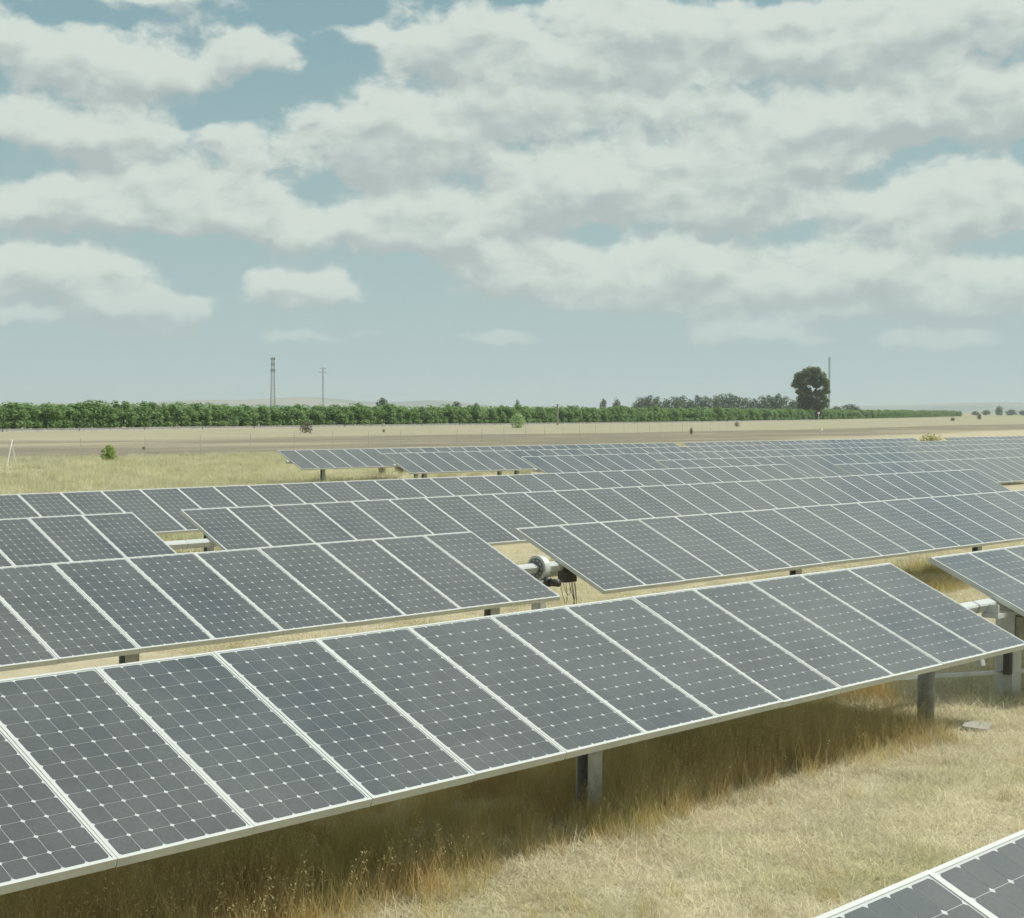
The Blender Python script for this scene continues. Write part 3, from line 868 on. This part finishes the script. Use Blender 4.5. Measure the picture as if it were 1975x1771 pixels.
# ------------------------------------------------------------------ masts, poles, fence
def lattice(name, u, d, h, w0, w1, label, heads, leg=.14, panels=14):
    e = bpy.data.objects.new(name, None)
    C.objects.link(e)
    e.location = (*(azdir(u) * d), 0)
    e.rotation_euler = (0, 0, -HEAD + .25)
    tag(e, label, 'mast')
    for sx in (-1, 1):
        for sy in (-1, 1):
            mb = MB(); mb.tube([(sx * w0, sy * w0, -.5), (sx * w1, sy * w1, h)], leg, 5)
            obj('leg', mb.mesh('leg', M_LATTICE), e)
    mb = MB()
    for i in range(panels):
        t0, t1 = i / panels, (i + 1) / panels
        a, b = w0 + (w1 - w0) * t0, w0 + (w1 - w0) * t1
        z0, z1 = h * t0, h * t1
        for (p, q2) in (((-1, -1), (1, -1)), ((1, -1), (1, 1)), ((1, 1), (-1, 1)), ((-1, 1), (-1, -1))):
            mb.tube([(p[0] * a, p[1] * a, z0), (q2[0] * b, q2[1] * b, z1)], leg * .5, 4)
            mb.tube([(p[0] * b, p[1] * b, z1), (q2[0] * b, q2[1] * b, z1)], leg * .5, 4)
    tag(obj('bracing', mb.mesh('bracing', M_LATTICE), e), kind='stuff')
    for (z, hw, hz) in heads:
        mb = MB()
        if hz > 0:
            for sx in (-1, 0, 1):
                mb.bevbox(sx * hw - .16, sx * hw + .16, -.9, -.6, z - hz, z + hz, .04)
                mb.bevbox(sx * hw - .16, sx * hw + .16, .6, .9, z - hz, z + hz, .04)
            mb.box(-hw - .2, hw + .2, -.7, .7, z - .12, z + .12)
            obj('antenna_array', mb.mesh('antenna_array', M_LATTICE), e)
        else:
            mb.tube([(-hw, 0, z), (hw, 0, z)], .16, 5)
            mb.tube([(-hw, 0, z), (0, 0, z + 1.1)], .10, 4); mb.tube([(hw, 0, z), (0, 0, z + 1.1)], .10, 4)
            obj('cross_arm', mb.mesh('cross_arm', M_LATTICE), e)
    return e
lattice('lattice_mast', 526, 900, 30.6, 1.25, .62, 'bold lattice mast with antenna clusters rising behind the olives', [(30.2, 1.0, .75), (27.2, .8, .7), (23.6, 1.1, .9)])
lattice('power_pylon', 622.5, 1500, 40.5, .75, .45, 'fainter slim pylon with cross arms right of the bolder mast', [(39.6, 3.4, 0), (36.2, 4.2, 0)], .13, 12)
lattice('radio_mast', 1598, 1250, 44.0, .45, .45, 'thin straight mast rising behind the big eucalyptus', [], .12, 20)

def pole(name, u, d, h, rad, mat, label, cat, top=None):
    mb = MB(); mb.tube([(0, 0, -.3), (0, 0, h * .5), (0, 0, h)], [rad, rad * .9, rad * .8], 8)
    e = bpy.data.objects.new(name, None); C.objects.link(e)
    e.location = (*(azdir(u) * d), 0)
    tag(e, label, cat)
    obj('shaft', mb.mesh('shaft', mat), e)
    if top:
        mb = MB(); mb.bevbox(-top, top, -top, top, h - top * .5, h + top * 1.6, top * .3)
        obj('head', mb.mesh('head', M_SIGN), e)
    else:
        mb = MB(); mb.bevbox(-rad * 1.6, rad * 1.6, -rad * 1.6, rad * 1.6, h - .02, h + .12, rad * .3)
        obj('cap', mb.mesh('cap', mat), e)
    return e
pole('timber_pole', 1075, 300, 3.75, .16, M_WOOD, 'slender pale pole standing before the olives, right of the pale bush', 'pole')
pole('marker_post', 1578, 520, 2.1, .14, M_CONC, 'small post with a white head at the foot of the big eucalyptus', 'post', .28)
pole('boundary_post', 1583, 205, .45, .10, M_SIGN, 'stubby white marker out on the pasture in front of the big eucalyptus', 'post', .16)

FA, FB = np.array([2.0, 52.4]), np.array([206.0, 142.0])
fdir = (FB - FA) / np.hypot(*(FB - FA)); flen = np.hypot(*(FB - FA))
fence = bpy.data.objects.new('wire_fence', None); C.objects.link(fence)
fence.location = (FA[0], FA[1], 0)
fence.rotation_euler = (0, 0, math.atan2(fdir[1], fdir[0]))
tag(fence, 'thin wire fence on slender steel posts along the back of the plant', 'fence')
mb = MB(); mb.tube([(0, 0, -.2), (0, 0, 1.25)], .014, 6); FPOST = mb.mesh('fence_post', M_CONC)
for i in range(int(flen / 6) + 1):
    obj('post', FPOST, fence, (i * 6.0, 0, 0), (random.uniform(-.05, .05), random.uniform(-.05, .05), 0))
for z in (.25, .62, 1.0, 1.2):
    mb = MB(); mb.tube([(0, 0, z), (flen, 0, z)], .003, 4)
    obj('wire', mb.mesh('wire', M_STEEL), fence)
lx = (np.array([40.6, 69.4]) - FA) @ fdir
for s_ in (-1, 1):
    mb = MB(); mb.tube([(lx + s_ * .42, 0, -.1), (lx - s_ * .05, 0, 1.28)], .03, 6)
    obj('brace', mb.mesh('brace', M_SIGN), fence)

# ------------------------------------------------------------------ grass
def blades(n, rad, l0, l1, lean0, lean1, w0, w1, segs=2, curl=.6, heads=0):
    """curved tapering blades as (quads, head quads)"""
    an = rng.random(n) * 2 * np.pi
    rr_ = rad * np.sqrt(rng.random(n))
    base = np.stack([rr_ * np.cos(an), rr_ * np.sin(an), np.full(n, -.01)], 1)
    di = rng.random(n) * 2 * np.pi
    lean = lean0 + (lean1 - lean0) * rng.random(n)
    L = l0 + (l1 - l0) * rng.random(n)
    wd = w0 + (w1 - w0) * rng.random(n)
    hd = np.stack([np.cos(di), np.sin(di), np.zeros(n)], 1)
    side = np.stack([-np.sin(di), np.cos(di), np.zeros(n)], 1)
    fc = rng.random(n) * np.pi
    side = side * np.cos(fc)[:, None] + hd * np.sin(fc)[:, None]
    pts = [base]
    for s in range(segs):
        a = lean + curl * (s / max(1, segs - 1)) * rng.random(n)
        st = hd * np.sin(a)[:, None] + np.array([0, 0, 1.0]) * np.cos(a)[:, None]
        pts.append(pts[-1] + st * (L / segs)[:, None])
    q = []
    for s in range(segs):
        wa = wd * (1 - s / segs) + .0008; wb = wd * (1 - (s + 1) / segs) + .0008
        q.append(np.stack([pts[s] - side * wa[:, None] / 2, pts[s] + side * wa[:, None] / 2, pts[s + 1] + side * wb[:, None] / 2, pts[s + 1] - side * wb[:, None] / 2], 1))
    hq = []
    for i in range(heads):
        tip = pts[-1][i]
        for k_ in range(5):
            c = tip + np.array([rng.uniform(-.02, .02), rng.uniform(-.02, .02), -rng.uniform(-.02, .11)])
            u = rand_unit(2); a = u[0] * .011; b = u[1] * .004
            hq.append(np.stack([c - a, c + b, c + a, c - b]))
    return np.concatenate(q), (np.array(hq) if heads else None)

def tuft(name, mat, parts):
    qs = [p[0] for p in parts]; hs = [p[1] for p in parts if p[1] is not None]
    allq = np.concatenate(qs + hs) if hs else np.concatenate(qs)
    me = quads_mesh(name, allq, mat)
    if hs:
        me.materials.append(M_HEAD)
        nq = sum(len(x) for x in qs)
        me.polygons.foreach_set('material_index', (np.arange(len(allq)) >= nq).astype(np.int32))
    return me
def variants(name, meshes):
    col_ = bpy.data.collections.new(name)
    for i, me in enumerate(meshes):
        o = bpy.data.objects.new('%s_%02d' % (name, i), me)
        col_.objects.link(o)
    return col_
MATT = variants('grass_matted', [tuft('matted', M_GRASS, [blades(110, .21, .05, .14, .75, 1.55, .0035, .007), blades(7, .16, .10, .22, .2, .9, .002, .004)]) for _ in range(6)])
OAT = variants('grass_oats', [tuft('oats', M_TALL, [blades(46, .15, .14, .38, .05, .6, .003, .006), blades(9, .10, .34, .56, .03, .30, .002, .0035, 3, .5, 5)]) for _ in range(6)])
MEAD = variants('grass_meadow', [tuft('meadow', M_MEADOW, [blades(70, .34, .10, .34, .1, .9, .008, .016)]) for _ in range(4)])

def grass(name, pts, scl, col_, nvar, label):
    n = len(pts)
    me = bpy.data.meshes.new(name)
    me.vertices.add(n)
    me.vertices.foreach_set('co', np.ascontiguousarray(pts, dtype=np.float32).ravel())
    for an, ty, arr in (('scl', 'FLOAT', scl), ('rz', 'FLOAT', rng.random(n) * 6.283), ('var', 'INT', rng.integers(0, nvar, n))):
        at = me.attributes.new(an, ty, 'POINT')
        at.data.foreach_set('value', np.ascontiguousarray(arr, dtype=np.int32 if ty == 'INT' else np.float32))
    o = obj(name, me)
    tag(o, label, 'grass', kind='stuff')
    ng = bpy.data.node_groups.new(name, 'GeometryNodeTree')
    ng.interface.new_socket('Geometry', in_out='INPUT', socket_type='NodeSocketGeometry')
    ng.interface.new_socket('Geometry', in_out='OUTPUT', socket_type='NodeSocketGeometry')
    nn_ = ng.nodes; ll = ng.links
    gi_, go_ = nn_.new('NodeGroupInput'), nn_.new('NodeGroupOutput')
    iop = nn_.new('GeometryNodeInstanceOnPoints')
    ci = nn_.new('GeometryNodeCollectionInfo')
    ci.inputs['Collection'].default_value = col_
    ci.inputs['Separate Children'].default_value = True
    ci.inputs['Reset Children'].default_value = True
    iop.inputs['Pick Instance'].default_value = True
    def attr(nm, ty):
        a = nn_.new('GeometryNodeInputNamedAttribute'); a.data_type = ty; a.inputs[0].default_value = nm
        return a.outputs[0]
    cx = nn_.new('ShaderNodeCombineXYZ')
    ll.new(attr('rz', 'FLOAT'), cx.inputs[2])
    e2r = nn_.new('FunctionNodeEulerToRotation')
    ll.new(cx.outputs[0], e2r.inputs[0])
    ll.new(gi_.outputs[0], iop.inputs['Points'])
    ll.new(ci.outputs[0], iop.inputs['Instance'])
    ll.new(attr('var', 'INT'), iop.inputs['Instance Index'])
    ll.new(e2r.outputs[0], iop.inputs['Rotation'])
    ll.new(attr('scl', 'FLOAT'), iop.inputs['Scale'])
    ll.new(iop.outputs[0], go_.inputs[0])
    md = o.modifiers.new('scatter', 'NODES')
    md.node_group = ng
    return o

def scatter(x0, x1, y0, y1, dens_, keep=None):
    n = int((x1 - x0) * (y1 - y0) * dens_)
    p = np.stack([rng.uniform(x0, x1, n), rng.uniform(y0, y1, n), np.zeros(n)], 1)
    if keep is not None:
        p = p[keep(p)]
    return p
def wob(x, s, ph):
    return np.sin(x * 1.9 * s + ph) * .5 + np.sin(x * 4.3 * s + ph * 2.1) * .3 + np.sin(x * .7 * s + ph * .6) * .4
def in_view(p, lo=-.42, hi=.42, near=3.0):
    f_ = p[:, 0] * HD[0] + p[:, 1] * HD[1]; r_ = p[:, 0] * RT[0] + p[:, 1] * RT[1]
    return (f_ > near) & (r_ / np.maximum(f_, .1) > lo) & (r_ / np.maximum(f_, .1) < hi)

# the sunny strip before the first row: matted straw with a few greener clumps
p = np.concatenate([scatter(-1, 24, 1.0, 7.1, 80, lambda p: in_view(p)), scatter(12.6, 26, 7.1, 9.6, 70, lambda p: in_view(p))])
grass('matted_grass', p, rng.uniform(.7, 1.25, len(p)), MATT, 6, 'pale matted dry grass on the sunny strip before the first tracker')
# tall oats in the shade under the first row, thinning out along its front
edge = lambda p: 6.66 + .16 * wob(p[:, 0], 1.0, .4) + rng.normal(0, .11, len(p)) - p[:, 1] + np.where(p[:, 0] > 12.6, (p[:, 0] - 12.6) * .9, 0)
p = scatter(-1, 17, 6.0, 9.6, 95, lambda p: in_view(p) & (edge(p) < 0.0) & ((p[:, 0] < 13.3 + .3 * wob(p[:, 1], 2, 1)) | ((p[:, 1] > 7.2) & (p[:, 0] > 13.7))))
s = rng.uniform(.62, 1.05, len(p)) * np.clip(.85 + .3 * wob(p[:, 0], .6, 2.), .6, 1.15)
p2 = scatter(-1, 17, 2.6, 9.0, 4.5, lambda p: in_view(p) & (wob(p[:, 0] * .8 + p[:, 1], .9, 1.7) > .35))
grass('wild_oats', np.concatenate([p, p2]), np.concatenate([s, rng.uniform(.25, .5, len(p2))]), OAT, 6, 'tall brown wild oats in the shade under the first tracker')
# low growth between and under the rows behind, and the straw field beyond
p = np.concatenate([scatter(11, 40, 9.2, 17.5, 34, lambda p: in_view(p)), scatter(5, 34, 8.8, 12.0, 30, lambda p: in_view(p)),
                    scatter(10, 48, 17, 26, 10, lambda p: in_view(p))])
grass('low_grass', p, rng.uniform(.6, 1.1, len(p)) * np.clip(1 + .35 * wob(p[:, 0], .5, p[:, 1]), .6, 1.5), MATT, 6, 'dry low grass between the tracker rows')
p = scatter(20.6, 26.5, 11.9, 14.3, 22, lambda p: wob(p[:, 0], .5, p[:, 1]) > -.3)
grass('green_oats', p, rng.uniform(.5, .85, len(p)), OAT, 6, 'greenish oats in the opening between two trackers')
p = np.concatenate([scatter(12, 44, 24.5, 60, 5, lambda p: in_view(p)), scatter(40, 120, 47, 80, 2.2, lambda p: in_view(p)), scatter(25, 70, 58, 75, 2.5, lambda p: in_view(p))])
grass('straw_field', p, rng.uniform(.6, 1.3, len(p)), MEAD, 4, 'straw-coloured meadow behind the last rows')
# ragged weed stalks on the straw field in front of the far block
for i, (u, v) in enumerate([(737, 917), (775, 916), (768, 911)]):
    d = CAM_Z * 3118.7 / (v - 789.3)
    plant(TUFT, 'dry_weed', (*(azdir(u) * d), 0), (.22, .22, .34), i * 1.3, 'spiky dry weed on straw ground under the far block corner', 'weed', 'dry weeds by the far block')

# ------------------------------------------------------------------ haze
def haze():
    mt, t, o = material('thin_summer_haze')
    pv = t.n('ShaderNodeVolumePrincipled')
    pv.inputs['Color'].default_value = (0.86, 0.97, 0.98, 1)
    pv.inputs['Density'].default_value = 0.00017
    pv.inputs['Anisotropy'].default_value = 0.1
    t.link(pv.outputs[0], o.inputs['Volume'])
    mb = MB(); mb.box(-11500, 11500, -11500, 11500, -3.5, 85)
    return tag(obj('haze', mb.mesh('haze', mt)), 'thin pale summer haze over the plain', 'haze', kind='stuff')
haze()
